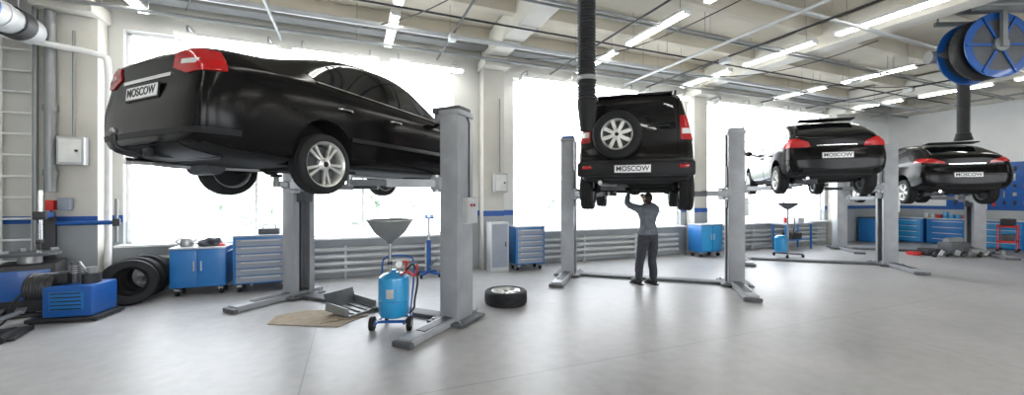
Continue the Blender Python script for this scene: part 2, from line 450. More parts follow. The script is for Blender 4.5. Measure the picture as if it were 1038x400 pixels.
for x in (-4.1, 3.0, 9.3, 15.9):
    w = .62 if x < 0 else .5
    b = MB(); b.box((x, YB-.16, 2.37), (w, .30, 4.74), 'beam', bev=.015)
    b.box((x, YB-.30, 4.62), (w+.1, .58, .22), 'beam', bev=.015)
    b.box((x, YB-.316, 1.26), (w+.004, .012, .12), 'stripe')
    b.box((x, YB-.316, .6), (w+.002, .008, 1.2), 'walllow')
    b.done('wall_column')
for nm, x, o in (('trim_left', XL, 1), ('trim_right', XR, -1)):
    b = MB(); b.box((x+o*.12, (YB+YF)/2, 4.9), (.22, YB-YF-.7, .4), 'beam', bev=.02); b.done(nm)
for nm, cx, cy, sx, sy in (('baseboard_right', XR-.012, .6, .02, 16.2), ('baseboard_left', XL+.012, .6, .02, 16.2)):
    b = MB(); b.box((cx, cy, .06), (sx, sy, .12), 'liftd'); b.done(nm)

# ceiling services
b = MB()
for yy, z, r, k in ((8.05, 4.60, .03, 'dgrey'), (7.35, 4.67, .05, 'lgrey'), (5.62, 4.70, .022, 'dgrey'), (5.5, 4.70, .022, 'dgrey'), (4.22, 4.69, .035, 'lgrey'), (2.3, 4.69, .03, 'dgrey'), (6.6, 4.70, .018, 'black')):
    b.cyl((XL+.3, yy, z), (XR-.3, yy, z), r, k, 10)
    x = -3.0
    while x < 18: 
        b.cyl((x, yy, z), (x, yy, H), .007, 'steel', 6); x += 3.1
b.done('ceiling_conduit_pipes')
b = MB()
for x, k, r in ((1.7, 'black', .02), (4.4, 'black', .018), (7.3, 'black', .02), (11.75, 'black', .018), (13.9, 'black', .02), (17.6, 'dgrey', .03), (6.6, 'lgrey', .03), (-1.2, 'dgrey', .025)):
    b.cyl((x, YB-.35, 4.56), (x, -5, 4.56), r, k, 8)
    for yy in (7.2, 4.0, 1.2): b.cyl((x, yy, 4.56), (x, yy, H), .006, 'steel', 6)
for p, q in (((-2.6, 8.3, 4.8), (-1.0, 4.0, 4.9)), ((3.6, 8.0, 4.7), (6.0, 4.6, 4.9)), ((7.2, 7.6, 4.7), (9.9, 4.6, 4.8)), ((12.0, 7.0, 4.8), (15.0, 4.0, 4.9)), ((.2, 7.9, 4.8), (2.4, 3.5, 4.9)), ((13.0, 8.0, 4.8), (15.3, 6.0, 4.9))):
    p = Vector(p); q = Vector(q); b.tube([p.lerp(q, t/12)-Vector((0, 0, .35*math.sin(PI*t/12))) for t in range(13)], .010, 'black', 6)
for x, yy in ((4.4, 7.0), (7.3, 6.0), (11.75, 5.9), (13.9, 5.8), (1.7, 7.0)): b.box((x, yy, 4.5), (.14, .2, .1), 'lgrey', bev=.01)
b.done('ceiling_cables')
b = MB()
for yy in (8.22, 8.52): b.box(((XL+XR)/2+.2, yy, 4.95), (XR-XL-2.4, .012, .08), 'dgrey')
b.box(((XL+XR)/2+.2, 8.37, 4.915), (XR-XL-2.4, .3, .01), 'dgrey')
for i in range(4): b.cyl((XL+1.5, 8.28+.06*i, 4.94), (XR-1.2, 8.28+.06*i, 4.94), .02, 'black', 6)
b.done('ceiling_cable_tray')

def lamp_mesh(kind):
    b = MB()
    b.box((0, 0, .05), (.17, 1.55, .05), 'white', bev=.01)
    for x in (-.045, .045): b.cyl((x, -.74, .0), (x, .74, 0), .019, 'tube', 10)
    for yy in (-.76, .76): b.box((0, yy, .01), (.15, .03, .06), 'white', bev=.006)
    for yy in (-.6, .6):
        if kind == 'c': b.cyl((0, yy, .07), (0, yy, .6), .006, 'steel', 6)
        else: b.box((0, yy, .13), (.03, .03, .16), 'steel'); b.bar((0, yy, .2), (-.36, yy, .2), .03, .03, 'steel')
    return b.mesh('fluorescent_lamp')
lm = lamp_mesh('c')
for x in (-3.2, .7, 5.2, 8.55, 12.3, 16.2):
    for yy in (7.65, 5.75, 3.85, 1.2, -1.6, -4.4):
        mesh_obj(lm, 'fluorescent_ceiling_lamp', None, (x, yy, 4.7))
sm = lamp_mesh('w')
for x in (-2.0, -.25, 1.5, 4.4, 6.2, 8.0, 10.6, 12.4, 14.2):
    mesh_obj(sm, 'fluorescent_wall_lamp', None, (x, 8.38, 4.36), (0, 0, -PI/2))

# ------------------------------------------------------------------ lifts
def lift(mid, ang, half, za, cap, car_y=0):
    g = group('two_post_car_lift', (mid[0], mid[1], 0), ang)
    for s_ in (-1, 1):
        x = s_*half; b = MB(); h = 2.68 if cap == 'motor' else 2.78
        b.box((x+s_*.12, 0, h/2+.02), (.02, .38, h-.04), 'lift', bev=.006)
        for yy in (-.18, .18):
            b.box((x, yy, h/2+.02), (.26, .025, h-.04), 'lift', bev=.006)
            b.box((x-s_*.125, yy*.78, h/2+.02), (.02, .09, h-.04), 'lift', bev=.005)
        b.box((x, 0, .035), (.52, .6, .03), 'liftd', bev=.006)
        for cx in (-.2, .2):
            for cy in (-.24, .24): b.cyl((x+cx, cy, .05), (x+cx, cy, .08), .018, 'steel', 6)
        b.cyl((x, 0, .05), (x, 0, h), .028, 'black', 12)
        b.box((x, 0, h+.03), (.3, .4, .07), 'lift', bev=.015)
        if cap == 'motor':
            b.box((x-s_*.08, 0, h+.08), (.42, .30, .08), 'liftd', bev=.02)
            b.cyl((x-s_*.25, -.02, h-.06), (x-s_*.25, -.02, h+.11), .075, 'lift', 18)
        else:
            b.box((x, 0, h+.08), (.26, .34, .07), 'blued' if s_ < 0 else 'lift', bev=.02)
        b.done('post', g)
        fl = 1.42 if cap == 'motor' else 1.65
        b = MB()
        b.box((x, .385-fl/2, .05), (.2, fl, .085), 'lift', bev=.01)
        b.box((x, .36-fl, .035), (.26, .06, .06), 'liftd', bev=.01)
        b.box((x, .385-fl/2+.05, .095), (.12, fl-.45, .012), 'liftd')
        b.done('base_foot', g)
        b = MB()
        b.box((x-s_*.05, 0, za+.12), (.2, .28, .75), 'liftd', bev=.01)
        b.box((x-s_*.17, 0, za+.0), (.14, .5, .16), 'lift', bev=.012)
        for sy, px_, py_ in ((-1, .66, -.98), (1, .66, .85)):
            p0 = Vector((x-s_*.19, sy*.19, za)); p1 = Vector((s_*px_, py_+car_y, za))
            b.cyl(p0-Vector((0, 0, .11)), p0+Vector((0, 0, .11)), .055, 'steel', 16)
            m_ = p0.lerp(p1, .6)
            b.bar(p0, m_, .12, .10, 'lift', .008); b.bar(p0.lerp(p1, .5), p1, .085, .07, 'liftd', .006)
            b.cyl(p1-Vector((0, 0, .04)), p1+Vector((0, 0, .09)), .035, 'steel', 14)
            b.cyl(p1+Vector((0, 0, .09)), p1+Vector((0, 0, .125)), .07, 'rubber', 18)
        b.done('carriage_and_arms', g)
    b = MB(); b.box((0, 0, .03), (half*2-.4, .22, .05), 'liftd', bev=.015); b.done('base_crossbar', g)
    b = MB(); xs = half
    b.box((xs+.17, .05, 1.45), (.1, .24, .34), 'lgrey', bev=.01)
    b.cyl((xs+.22, .0, 1.52), (xs+.235, 0, 1.52), .02, 'redp', 12); b.cyl((xs+.22, .07, 1.52), (xs+.235, .07, 1.52), .015, 'black', 12)
    b.tube([(xs+.16, .05, 1.6), (xs+.16, .05, 2.6), (xs+.12, .05, 2.7)], .012, 'black', 8)
    b.done('control_box', g)
    return g

LI = [((.25, 6.22), math.radians(-47), 1.53, 1.65), ((5.43, 6.24), math.radians(-40.5), 1.55, 1.41),
      ((10.7, 6.40), math.radians(-41), 1.58, 1.70), ((15.5, 6.57), math.radians(-42), 1.6, 1.45)]
def on_lift(i, dx, dy):
    mid, ang, half, z = LI[i]
    return (mid[0]+dx*math.cos(ang)-dy*math.sin(ang), mid[1]+dx*math.sin(ang)+dy*math.cos(ang), z)

# ------------------------------------------------------------------ cars
sedan = [(-2.40, .36, .72, .95, .69, 1.06, .57), (-2.35, .28, .84, 1.01, .79, 1.155, .67), (-2.05, .22, .89, 1.04, .83, 1.20, .70), (-1.72, .20, .905, 1.05, .845, 1.22, .70),
         (-1.0, .19, .905, 1.04, .85, 1.49, .62), (-.55, .18, .905, 1.02, .85, 1.56, .60), (0, .18, .905, 1.0, .85, 1.57, .60), (.42, .18, .905, .98, .85, 1.51, .61),
         (1.15, .18, .905, .95, .84, 1.05, .67), (1.5, .19, .90, .88, .80, .97, .62), (1.85, .22, .86, .78, .74, .84, .55), (1.98, .27, .74, .68, .62, .72, .5), (2.04, .34, .64, .60, .54, .64, .42)]
sp = dict(kind='sedan', droop=.10, arch=.365, R=.32, rim=.235, axles=(1.40, -1.26), track=.81, hw=.905, mir=(.78, 1.03), handles=(-.18, -1.0), hz=.84, ty=0, hm='chrome',
          side_glass=mirror_x([(.98, 1.03), (.40, 1.41), (-.02, 1.48), (-.24, 1.48), (-.24, 1.05)], .3, 1.1)+mirror_x([(-.32, 1.055), (-.32, 1.48), (-.75, 1.45), (-1.02, 1.37), (-1.42, 1.16), (-1.30, 1.09)], .3, 1.1),
          rear_glass=[('y', [(-.58, 1.245), (.58, 1.245), (.50, 1.45), (-.50, 1.45)], -1.85, -.85)],
          wind=[('y', [(-.62, 1.08), (.62, 1.08), (.52, 1.46), (-.52, 1.46)], .25, 1.35)],
          tail=mirror_y([(.44, .965), (.47, 1.08), (.60, 1.115), (.96, 1.12), (.96, 1.01), (.82, .92), (.62, .90)], -2.6, -2.20),
          tail_clear=mirror_y([(.55, .985), (.56, 1.02), (.74, 1.02), (.72, .975)], -2.6, -2.3),
          trimp=[('y', [(-.95, .40), (.95, .40), (.95, .45), (-.95, .45)], -2.6, -2.1), ('y', [(-.6, .22), (.6, .22), (.55, .33), (-.55, .33)], -2.6, -2.1)],
          chromep=[('y', [(-.40, .905), (.40, .905), (.40, .935), (-.40, .935)], -2.6, -2.2)]+mirror_x([(-1.32, 1.075), (.95, 1.015), (.95, 1.03), (-1.32, 1.09)], .6, 1.1),
          seams_side=[[(-.28, 1.0), (-.29, .26), (.90, .26), (.97, .62), (.98, .96)], [(-.30, .26), (-.83, .26), (-.86, .62), (-1.1, .86), (-1.38, 1.0)], [(-1.75, .66), (-2.38, .64)]],
          seams_rear=[[(-.46, 1.12), (-.45, .66), (.45, .66), (.46, 1.12)], [(-.86, .635), (-.46, .645)], [(.46, .645), (.86, .635)]])
g, dz = build_car('sedan_car', on_lift(0, -.05, -.20), LI[0][1], sedan, sp)
plate(g, -2.435, .80+dz, 0, tilt=-.08)
b = MB()
b.tube(curve_pts([(0, -2.0, .26+dz), (0, -2.45, .26+dz), (0, -2.60, .30+dz), (0, -2.62, .40+dz)], 5), .022, 'black'); b.sph((0, -2.62, .43+dz), .03, 'steel', sub=2)
b.bar((-.55, -2.1, .25+dz), (.55, -2.1, .25+dz), .06, .05, 'black', .01)
b.box((.13, -2.44, .26+dz), (.1, .05, .08), 'trim', bev=.01)
b.done('tow_hitch', g)
b = MB()
for sx in (-1, 1): b.box((sx*.913, -.05, .52+dz), (.016, 1.75, .05), 'trim', bev=.006)
b.done('door_rub_strips', g)

suv = [(-1.90, .44, .78, .98, .76, 1.56, .62), (-1.86, .36, .84, 1.0, .81, 1.66, .67), (-1.6, .31, .87, 1.02, .83, 1.71, .68), (-1.0, .30, .875, 1.02, .83, 1.74, .68), (-.3, .29, .875, 1.0, .83, 1.75, .68),
       (.15, .29, .87, .99, .82, 1.72, .66), (.45, .29, .87, .99, .82, 1.62, .65), (1.0, .29, .87, .98, .80, 1.07, .68), (1.4, .30, .86, .95, .78, 1.02, .62), (1.85, .34, .80, .86, .72, .92, .55), (1.97, .42, .68, .76, .6, .8, .45)]
sps = dict(kind='suv', droop=.12, arch=.39, R=.345, rim=.20, axles=(1.22, -1.20), track=.78, hw=.87, mir=(.72, 1.06), handles=(-.2,), hz=.88, ty=.4, sp=5, style='single', W=.22, paint='paint2',
           side_glass=mirror_x([(.82, 1.05), (.42, 1.50), (.1, 1.58), (-.24, 1.60), (-.24, 1.06)], .3, 1.1)+mirror_x([(-.32, 1.06), (-.32, 1.60), (-.95, 1.59), (-1.0, 1.06)], .3, 1.1)+mirror_x([(-1.1, 1.07), (-1.08, 1.58), (-1.55, 1.55), (-1.62, 1.12)], .3, 1.1),
           rear_glass=[('y', [(-.60, 1.10), (.60, 1.10), (.54, 1.52), (-.54, 1.52)], -2.2, -1.6)],
           wind=[('y', [(-.64, 1.10), (.64, 1.10), (.56, 1.59), (-.56, 1.59)], .2, 1.2)],
           tail=mirror_y([(.66, .95), (.645, 1.30), (.95, 1.32), (.95, .93)], -2.2, -1.74),
           tail_clear=mirror_y([(.68, 1.03), (.675, 1.11), (.95, 1.11), (.95, 1.03)], -2.2, -1.75),
           trimp=[('y', [(-.95, .36), (.95, .36), (.95, .66), (-.95, .66)], -2.2, -1.45)]+mirror_x([(-.72, .30), (.75, .30), (.75, .44), (-.72, .44)], .6, 1.1),
           seams_side=[[(-.28, 1.04), (-.28, .46), (.72, .46), (.80, .7), (.85, 1.0)], [(-.28, .46), (-.70, .46), (-.74, .75), (-1.04, .95), (-1.04, 1.04)]],
           seams_rear=[[(-.62, 1.54), (-.62, .68), (.62, .68), (.62, 1.54)]])
g, dz = build_car('suv_car', on_lift(1, -.20, -.08), LI[1][1], suv, sps)
plate(g, -2.03, .52+dz, -.02)
b = MB()
b.box((0, -1.96, .52+dz), (1.70, .12, .22), 'trim', bev=.04)
b.box((-.70, -2.02, .55+dz), (.14, .02, .05), 'red', bev=.008); b.box((.70, -2.02, .55+dz), (.14, .02, .05), 'red', bev=.008)
b.done('rear_bumper', g)
b = MB()
for sx in (1, -1):
    b.tube(curve_pts([(sx*.60, .1, 1.70+dz), (sx*.61, 0, 1.77+dz), (sx*.61, -.8, 1.80+dz), (sx*.61, -1.5, 1.76+dz), (sx*.60, -1.62, 1.68+dz)], 6), .018, 'black')
b.box((0, -1.80, 1.66+dz), (1.1, .16, .03), 'paint2', bev=.01)
b.done('roof_rails', g)
sw = wheel_mesh('spare_wheel', .36, .21, .225, 8, 'single')
mesh_obj(sw, 'spare_wheel', g, (-.24, -2.06, 1.03+dz), (0, 0, -PI/2))
b = MB(); b.cyl((-.24, -1.86, 1.03+dz), (-.24, -2.02, 1.03+dz), .12, 'black'); b.box((-.24, -1.92, 1.03+dz), (.5, .05, .08), 'black', bev=.01)
b.tube([(.2, -1.93, 1.16+dz), (.5, -1.94, 1.15+dz)], .008, 'black', 6); b.done('spare_wheel_bracket', g)

hatch = [(-2.05, .40, .75, .93, .72, 1.03, .60), (-2.0, .30, .84, .96, .80, 1.12, .66), (-1.75, .24, .87, .98, .82, 1.28, .65), (-1.38, .21, .875, .98, .83, 1.47, .61), (-.8, .19, .875, .97, .83, 1.55, .60),
         (-.1, .18, .875, .96, .83, 1.57, .60), (.4, .18, .875, .95, .83, 1.49, .60), (1.1, .18, .875, .93, .82, 1.02, .66), (1.5, .19, .87, .88, .78, .95, .6), (1.90, .23, .82, .78, .72, .83, .54), (2.05, .30, .70, .70, .6, .76, .44), (2.10, .36, .6, .64, .52, .70, .4)]
sph_ = dict(kind='hatch', droop=.10, arch=.36, R=.32, rim=.215, axles=(1.28, -1.28), track=.78, hw=.875, mir=(.72, 1.02), handles=(-.15, -.88), hz=.80, ty=.3, sp=5, style='double',
            side_glass=mirror_x([(.92, 1.0), (.40, 1.38), (-.02, 1.46), (-.24, 1.465), (-.24, 1.01)], .3, 1.1)+mirror_x([(-.32, 1.01), (-.32, 1.465), (-.85, 1.44), (-1.25, 1.29), (-1.30, 1.10)], .3, 1.1),
            rear_glass=[('y', [(-.62, 1.13), (-.3, 1.10), (.3, 1.10), (.62, 1.13), (.52, 1.43), (-.52, 1.43)], -2.2, -1.15)],
            wind=[('y', [(-.62, 1.05), (.62, 1.05), (.52, 1.43), (-.52, 1.43)], .25, 1.3)],
            tail=mirror_y([(.44, .86), (.48, .96), (.64, 1.04), (.97, 1.07), (.97, .86)], -2.3, -1.78),
            trimp=[('y', [(-.62, .28), (.62, .28), (.58, .40), (-.58, .40)], -2.3, -1.9)],
            chromep=[('y', [(-.34, .88), (.34, .88), (.34, .90), (-.34, .90)], -2.3, -1.9)],
            seams_side=[[(-.28, .98), (-.29, .26), (.82, .26), (.9, .62), (.9, .95)], [(-.30, .26), (-.84, .26), (-.88, .6), (-1.1, .84), (-1.3, .98)]],
            seams_rear=[[(-.58, 1.04), (-.46, .62), (.46, .62), (.58, 1.04)], [(-.86, .60), (-.47, .61)], [(.47, .61), (.86, .60)]])
g, dz = build_car('hatchback_car', on_lift(2, -.22, -.10), LI[2][1], hatch, sph_)
plate(g, -2.10, .68+dz, 0, tilt=-.06)
b = MB(); b.box((0, -1.47, 1.49+dz), (1.0, .22, .03), 'paint', rot=(-.1, 0, 0), bev=.012); b.tube([(0, -2.0, 1.09+dz), (-.28, -1.90, 1.16+dz)], .008, 'black', 6); b.done('roof_spoiler', g)

coupe = [(a[0], a[1], a[2]*1.02, a[3], a[4], (a[5]-.05 if a[5] > 1.1 and a[0] > -1.9 else a[5]), a[6]*.97) for a in hatch]
sp4 = dict(sph_); sp4.update(tail=mirror_y([(.40, .90), (.42, .95), (.62, 1.03), (.99, 1.08), (.99, .95)], -2.3, -1.70),
    side_glass=mirror_x([(.92, 1.0), (.40, 1.34), (-.02, 1.41), (-.34, 1.41), (-.40, 1.01)], .3, 1.1)+mirror_x([(-.46, 1.01), (-.42, 1.405), (-.85, 1.38), (-1.2, 1.22)], .3, 1.1),
    rear_glass=[('y', [(-.60, 1.13), (-.3, 1.10), (.3, 1.10), (.60, 1.13), (.50, 1.37), (-.50, 1.37)], -2.2, -1.15)],
    seams_side=[[(-.44, .98), (-.45, .26), (.82, .26), (.9, .62), (.9, .95)]], handles=(-.3,))
g, dz = build_car('coupe_car', on_lift(3, 0, -.50), LI[3][1], coupe, sp4)
plate(g, -2.10, .62+dz, 0, tilt=-.06)
b = MB(); b.box((0, -1.47, 1.45+dz), (1.0, .24, .03), 'paint', rot=(-.1, 0, 0), bev=.012); b.done('roof_spoiler', g)

for i, (mid, ang, half, z) in enumerate(LI):
    zb = z+(.12+.29 if i == 1 else .10+.18)
    lift(mid, ang, half, zb-.13, 'motor' if i == 0 else 'plain')

# ------------------------------------------------------------------ tool cabinets
def cabinet(name, loc, rz, w, d, h, body, front, nd=5, cast=True, top='black', doors=False):
    g = group(name, loc, rz); b = MB(); z0 = .12 if cast else .0
    b.box((0, 0, z0+(h-z0)/2), (w, d, h-z0-.04), body, bev=.012)
    b.box((0, 0, h-.015), (w+.02, d+.03, .03), top, bev=.01)
    b.done('case', g); b = MB()
    if doors:
        for sx in (-1, 1):
            b.box((sx*w*.245, -d/2-.008, z0+(h-z0)*.5), (w*.46, .02, (h-z0)*.84), front, bev=.006)
            b.box((sx*.05, -d/2-.028, z0+(h-z0)*.55), (.02, .02, .16), 'lgrey', bev=.005)
    else:
        hh = (h-z0-.1)/nd
        for i in range(nd):
            zc = z0+.04+hh*(i+.5)
            b.box((0, -d/2-.008, zc), (w*.88, .02, hh*.88), front, bev=.005)
            b.box((0, -d/2-.028, zc+hh*.28), (w*.7, .02, .018), 'lgrey', bev=.004)
    b.done('fronts', g)
    if cast:
        b = MB()
        for sx in (-1, 1):
            for sy in (-1, 1):
                p = (sx*(w/2-.08), sy*(d/2-.08))
                b.cyl((p[0]-.02, p[1], .05), (p[0]+.02, p[1], .05), .05, 'rubber', 16); b.box((p[0], p[1], .1), (.07, .07, .04), 'steel')
        b.tube(curve_pts([(w/2, -d/2+.08, h-.1), (w/2+.06, -d/2+.1, h-.08), (w/2+.06, d/2-.1, h-.08), (w/2, d/2-.08, h-.1)], 5), .012, 'lgrey', 8)
        b.done('castors_and_handle', g)
    return g
cabinet('tool_cabinet', (-2.34, 8.22, 0), 0, .76, .45, .80, 'blue', 'blue', doors=True, top='lgrey')
cabinet('tool_trolley', (-1.44, 8.2, 0), 0, .82, .5, .97, 'blue', 'grey', 6, top='grey')
cabinet('tool_trolley', (3.70, 8.20, 0), 0, .70, .45, .98, 'blue', 'grey', 6, top='grey')
cabinet('tool_cabinet', (9.12, 8.13, 0), 0, .78, .45, .90, 'blue', 'blues', doors=True, top='lgrey')
cabinet('tool_cabinet', (17.8, 8.4, 0), 0, 1.0, .5, .9, 'blue', 'blues', 4, cast=False)
for i, yy in enumerate((8.0, 6.85, 5.7, 4.55)):
    cabinet('workbench_cabinet', (19.12, yy, 0), -PI/2, 1.05, .6, .9, 'blue', 'blue' if i % 2 else 'blues', 4, cast=False, top='lgrey')
b = MB(); b.lathe([(0, 0), (.09, 0), (.10, .05), (.08, .13), (.04, .16), (0, .17)], 'steel', Matrix.Translation((0, 0, 0)), 20); b.tube([(.08, 0, .06), (.14, 0, .13)], .012, 'steel', 8)
b.tube(curve_pts([(-.08, 0, .04), (-.15, 0, .08), (-.06, 0, .15)], 5), .01, 'black', 8); b.done('oil_can', None, (-2.55, 8.2, .802))
def rag(loc, s_, k):
    bm = bmesh.new(); bmesh.ops.create_icosphere(bm, subdivisions=4, radius=s_)
    for v in bm.verts:
        v.co *= 1+.5*noise.noise(v.co*9); v.co.z = max(v.co.z*.75, -.0)
    me = bpy.data.meshes.new('rag'); bm.to_mesh(me); bm.free(); me.materials.append(M[k])
    for p in me.polygons: p.use_smooth = True
    return mesh_obj(me, 'cleaning_rag', None, loc)
rag((-2.2, 8.2, .803), .17, 'pants')
rag((-2.05, 8.10, .803), .06, 'redp')
b = MB(); b.box((0, 0, .05), (.32, .2, .1), 'liftd', bev=.01); b.tube(curve_pts([(-.1, 0, .1), (-.08, 0, .16), (.08, 0, .16), (.1, 0, .1)], 4), .01, 'black'); b.done('tool_box', None, (-1.35, 8.2, .972))
b = MB(); b.box((0, 0, .54), (.42, .3, 1.08), 'lgrey', bev=.01); b.box((0, -.156, .57), (.36, .012, .94), 'grey', bev=.004); b.box((.13, -.17, .6), (.015, .02, .1), 'black'); b.done('steel_locker', None, (3.0, 8.20, 0))
for x, z in ((3.12, 1.95), (-4.05, 2.35)):
    b = MB(); b.box((0, 0, 0), (.32, .14, .44), 'lgrey', bev=.01); b.box((0, -.075, 0), (.26, .012, .36), 'white', bev=.004); b.cyl((.08, -.08, 0), (.08, -.1, 0), .02, 'black', 12)
    b.cyl((0, .02, .2), (0, .02, 1.9), .018, 'dgrey', 8); b.done('electrical_box', None, (x, YB-.39, z))
b = MB(); b.box((0, 0, 0), (.10, .1, .16), 'redp', bev=.01); b.box((.16, 0, .02), (.14, .1, .2), 'grey', bev=.01); b.tube(curve_pts([(0, 0, -.08), (.02, -.05, -.4), (-.1, -.1, -.8), (-.3, -.2, -.9)], 6), .012, 'black', 8); b.done('socket_box', None, (-4.3, YB-.39, 1.5))

for a, c in wins:
    b = MB()
    for z in (.16, .30, .44, .58): b.cyl((a+.25, YB-.14, z), (c-.25, YB-.14, z), .045, 'lgrey', 14)
    x = a+.3
    while x <= c-.2:
        b.box((x, YB-.14, .37), (.05, .07, .56), 'lgrey', bev=.01); b.box((x, YB-.14, .05), (.04, .05, .1), 'lgrey'); x += 1.6
    b.done('heating_pipes')

# ------------------------------------------------------------------ left corner
b = MB()
for x in (-5.0, -4.62):
    b.tube([(x, YB-.16, .0), (x, YB-.16, 4.3)], .028, 'white', 10)
z = .3
while z < 4.3:
    b.cyl((-5.0, YB-.16, z), (-4.62, YB-.16, z), .017, 'white', 8); z += .33
for z in (.6, 3.9):
    for x in (-5.0, -4.62): b.cyl((x, YB-.16, z), (x, YB-.005, z), .012, 'white', 8)
b.done('wall_ladder')
b = MB()
b.tube(curve_pts([(-4.7, 7.9, 3.95), (-4.3, 8.2, 3.95), (-3.75, 8.35, 3.9), (-3.64, 8.38, 3.7), (-3.64, 8.38, 2.5), (-3.64, 8.38, .02)], 6), .045, 'white', 12)
b.tube([(-4.3, 8.34, 4.5), (-4.3, 8.34, 2.5), (-4.3, 8.34, 1.7)], .07, 'dgrey', 12)
b.tube([(-4.5, 8.40, 4.6), (-4.5, 8.40, .02)], .035, 'dgrey', 12)
for z in (2.0, 3.0, 4.0): b.cyl((-4.3, 8.34, z-.05), (-4.3, 8.34, z+.05), .085, 'dgrey', 12)
b.done('vertical_pipes')
b = MB(); mx = Matrix.Translation((-4.30, 6.7, 4.02)) @ Matrix.Rotation(-PI/2, 4, 'X')
b.lathe([(0, 0), (.16, 0), (.19, .03), (.19, .55), (.2, .56), (.2, .68), (.19, .7), (.19, 1.2), (.14, 1.3), (0, 1.3)], 'lgrey', mx, 28)
b.lathe([(.205, .8), (.212, .81), (.212, 1.0), (.205, 1.01)], 'black', mx, 28)
b.lathe([(.205, .3), (.212, .31), (.212, .36), (.205, .37)], 'blued', mx, 28)
for yy in (7.0, 7.7): b.cyl((-4.3, yy, 4.2), (-4.3, yy, 4.75), .01, 'steel', 6)
b.done('ceiling_heater')
g = group('tire_changer', (-4.25, 7.85, 0), .3)
b = MB(); b.box((0, 0, .36), (.6, .7, .66), 'black', bev=.03); b.box((0, -.05, .02), (.75, .9, .04), 'black', bev=.01); b.box((0, -.36, .42), (.5, .02, .4), 'blued', bev=.01)
b.cyl((0, -.05, .68), (0, -.05, .80), .12, 'steel'); b.cyl((0, -.05, .80), (0, -.05, .84), .30, 'liftd', 28)
for i in range(4):
    a = i*PI/2+.5; b.box((.24*math.cos(a), -.05+.24*math.sin(a), .86), (.08, .05, .05), 'steel', rot=(0, 0, a), bev=.008)
b.done('cabinet_and_turntable', g); b = MB()
b.box((.1, .42, .85), (.14, .12, .95), 'black', bev=.015); b.box((.1, .2, 1.36), (.10, .65, .08), 'blued', bev=.015)
b.cyl((.1, -.08, 1.0), (.1, -.08, 1.72), .026, 'chrome', 12); b.box((.1, -.10, .99), (.06, .14, .06), 'black', bev=.015); b.box((.1, -.08, 1.36), (.13, .13, .12), 'black', bev=.02)
b.cyl((.1, .42, 1.22), (.85, .2, 1.22), .035, 'blued', 12); b.cyl((.85, .2, .9), (.85, .2, 1.6), .022, 'dgrey', 12); b.box((.85, .2, 1.22), (.09, .09, .12), 'black', bev=.015)
b.done('column_and_arm', g); b = MB()
for x in (-.2, 0, .2): b.box((x, -.46, .1), (.1, .2, .02), 'steel', rot=(.2, 0, 0), bev=.005)
b.box((.36, .05, .3), (.06, .3, .36), 'rubber', rot=(0, .1, 0), bev=.02); b.done('pedals_and_bead_pad', g)
g = group('air_compressor', (-3.50, 7.16, 0), -.15); g.scale = (.80, .85, 1.0)
b = MB(); b.box((.16, 0, .27), (.66, .54, .40), 'blued', bev=.03)
b.box((.16, -.28, .28), (.46, .02, .24), 'blue', bev=.01)
for i in range(5): b.box((.16, -.295, .18+.05*i), (.40, .012, .014), 'black')
b.box((.1, 0, .04), (.95, .6, .05), 'black', bev=.01)
for x in (-.32, .52):
    for y in (-.25, .25): b.cyl((x, y, .0), (x, y, .06), .03, 'rubber', 10)
b.done('housing', g); b = MB()
mx = Matrix.Translation((-.46, -.08, .44)) @ Matrix.Rotation(PI/2, 4, 'Y')
b.lathe([(0, 0), (.12, 0), (.19, .03)]+[(.19-.015*(i % 2), .05+.02*i) for i in range(16)]+[(.15, .38), (0, .4)], 'black', mx, 24)
b.box((-.26, -.05, .25), (.3, .3, .2), 'black', bev=.015); b.box((-.1, .0, .55), (.34, .3, .14), 'black', bev=.02)
b.cyl((.3, 0, .47), (.3, 0, .60), .12, 'black'); b.cyl((.3, 0, .60), (.3, 0, .68), .07, 'dgrey')
for i in range(4): b.cyl((.08, 0, .61+.03*i), (.08, 0, .62+.03*i), .09, 'steel', 16)
b.cyl((.08, 0, .48), (.08, 0, .76), .06, 'liftd')
b.tube(curve_pts([(.08, 0, .74), (.2, -.1, .76), (.28, -.1, .66), (.3, -.05, .60)], 5), .015, 'steel', 8)
b.tube(curve_pts([(-.3, -.2, .5), (-.5, -.3, .3), (-.6, -.35, .05), (-.9, -.5, .03), (-1.1, -.2, .03)], 6), .018, 'black', 8)
b.done('motor_and_pump', g)
g = group('wheel_lift_platform', (-3.95, 6.40, 0), .2); b = MB()
b.box((0, 0, .03), (.8, .5, .05), 'black', bev=.01); b.bar((-.3, -.1, .06), (.35, -.15, .28), .42, .03, 'liftd', .008); b.bar((-.2, .15, .06), (.3, .15, .24), .05, .05, 'steel'); b.bar((.25, -.15, .04), (.25, -.15, .24), .05, .05, 'black')
b.cyl((.3, -.35, .05), (.3, .05, .05), .05, 'rubber', 14); b.done('platform', g)
def tyre(name, loc, rot, R=.34, W=.22, rim=.205):
    b = MB(); h = W/2
    b.lathe([(rim, -h*.7), (rim+.02, -h*.95), (R-.07, -h), (R-.02, -h*.9), (R, -h*.6), (R, -.045), (R-.01, -.04), (R-.01, -.03), (R, -.025), (R, .025), (R-.01, .03), (R-.01, .04), (R, .045), (R, h*.6), (R-.02, h*.9), (R-.07, h), (rim+.02, h*.95), (rim, h*.7), (rim+.03, h*.5), (R-.03, h*.5), (R-.03, -h*.5), (rim+.03, -h*.5)], 'rubber', None, 44, close=True)
    return b.done(name, None, loc, rot)
tyre('car_tire', (-3.12, 7.74, .335), (1.42, 0, .5))
tyre('car_tire', (-3.16, 8.05, .335), (1.42, 0, .1))
tyre('car_tire', (-3.14, 8.33, .335), (1.42, 0, .0))
wl = wheel_mesh('car_wheel', .325, .21, .215, 7, 'single'); mesh_obj(wl, 'car_wheel', None, (2.20, 5.64, .105), (0, -PI/2, 0))

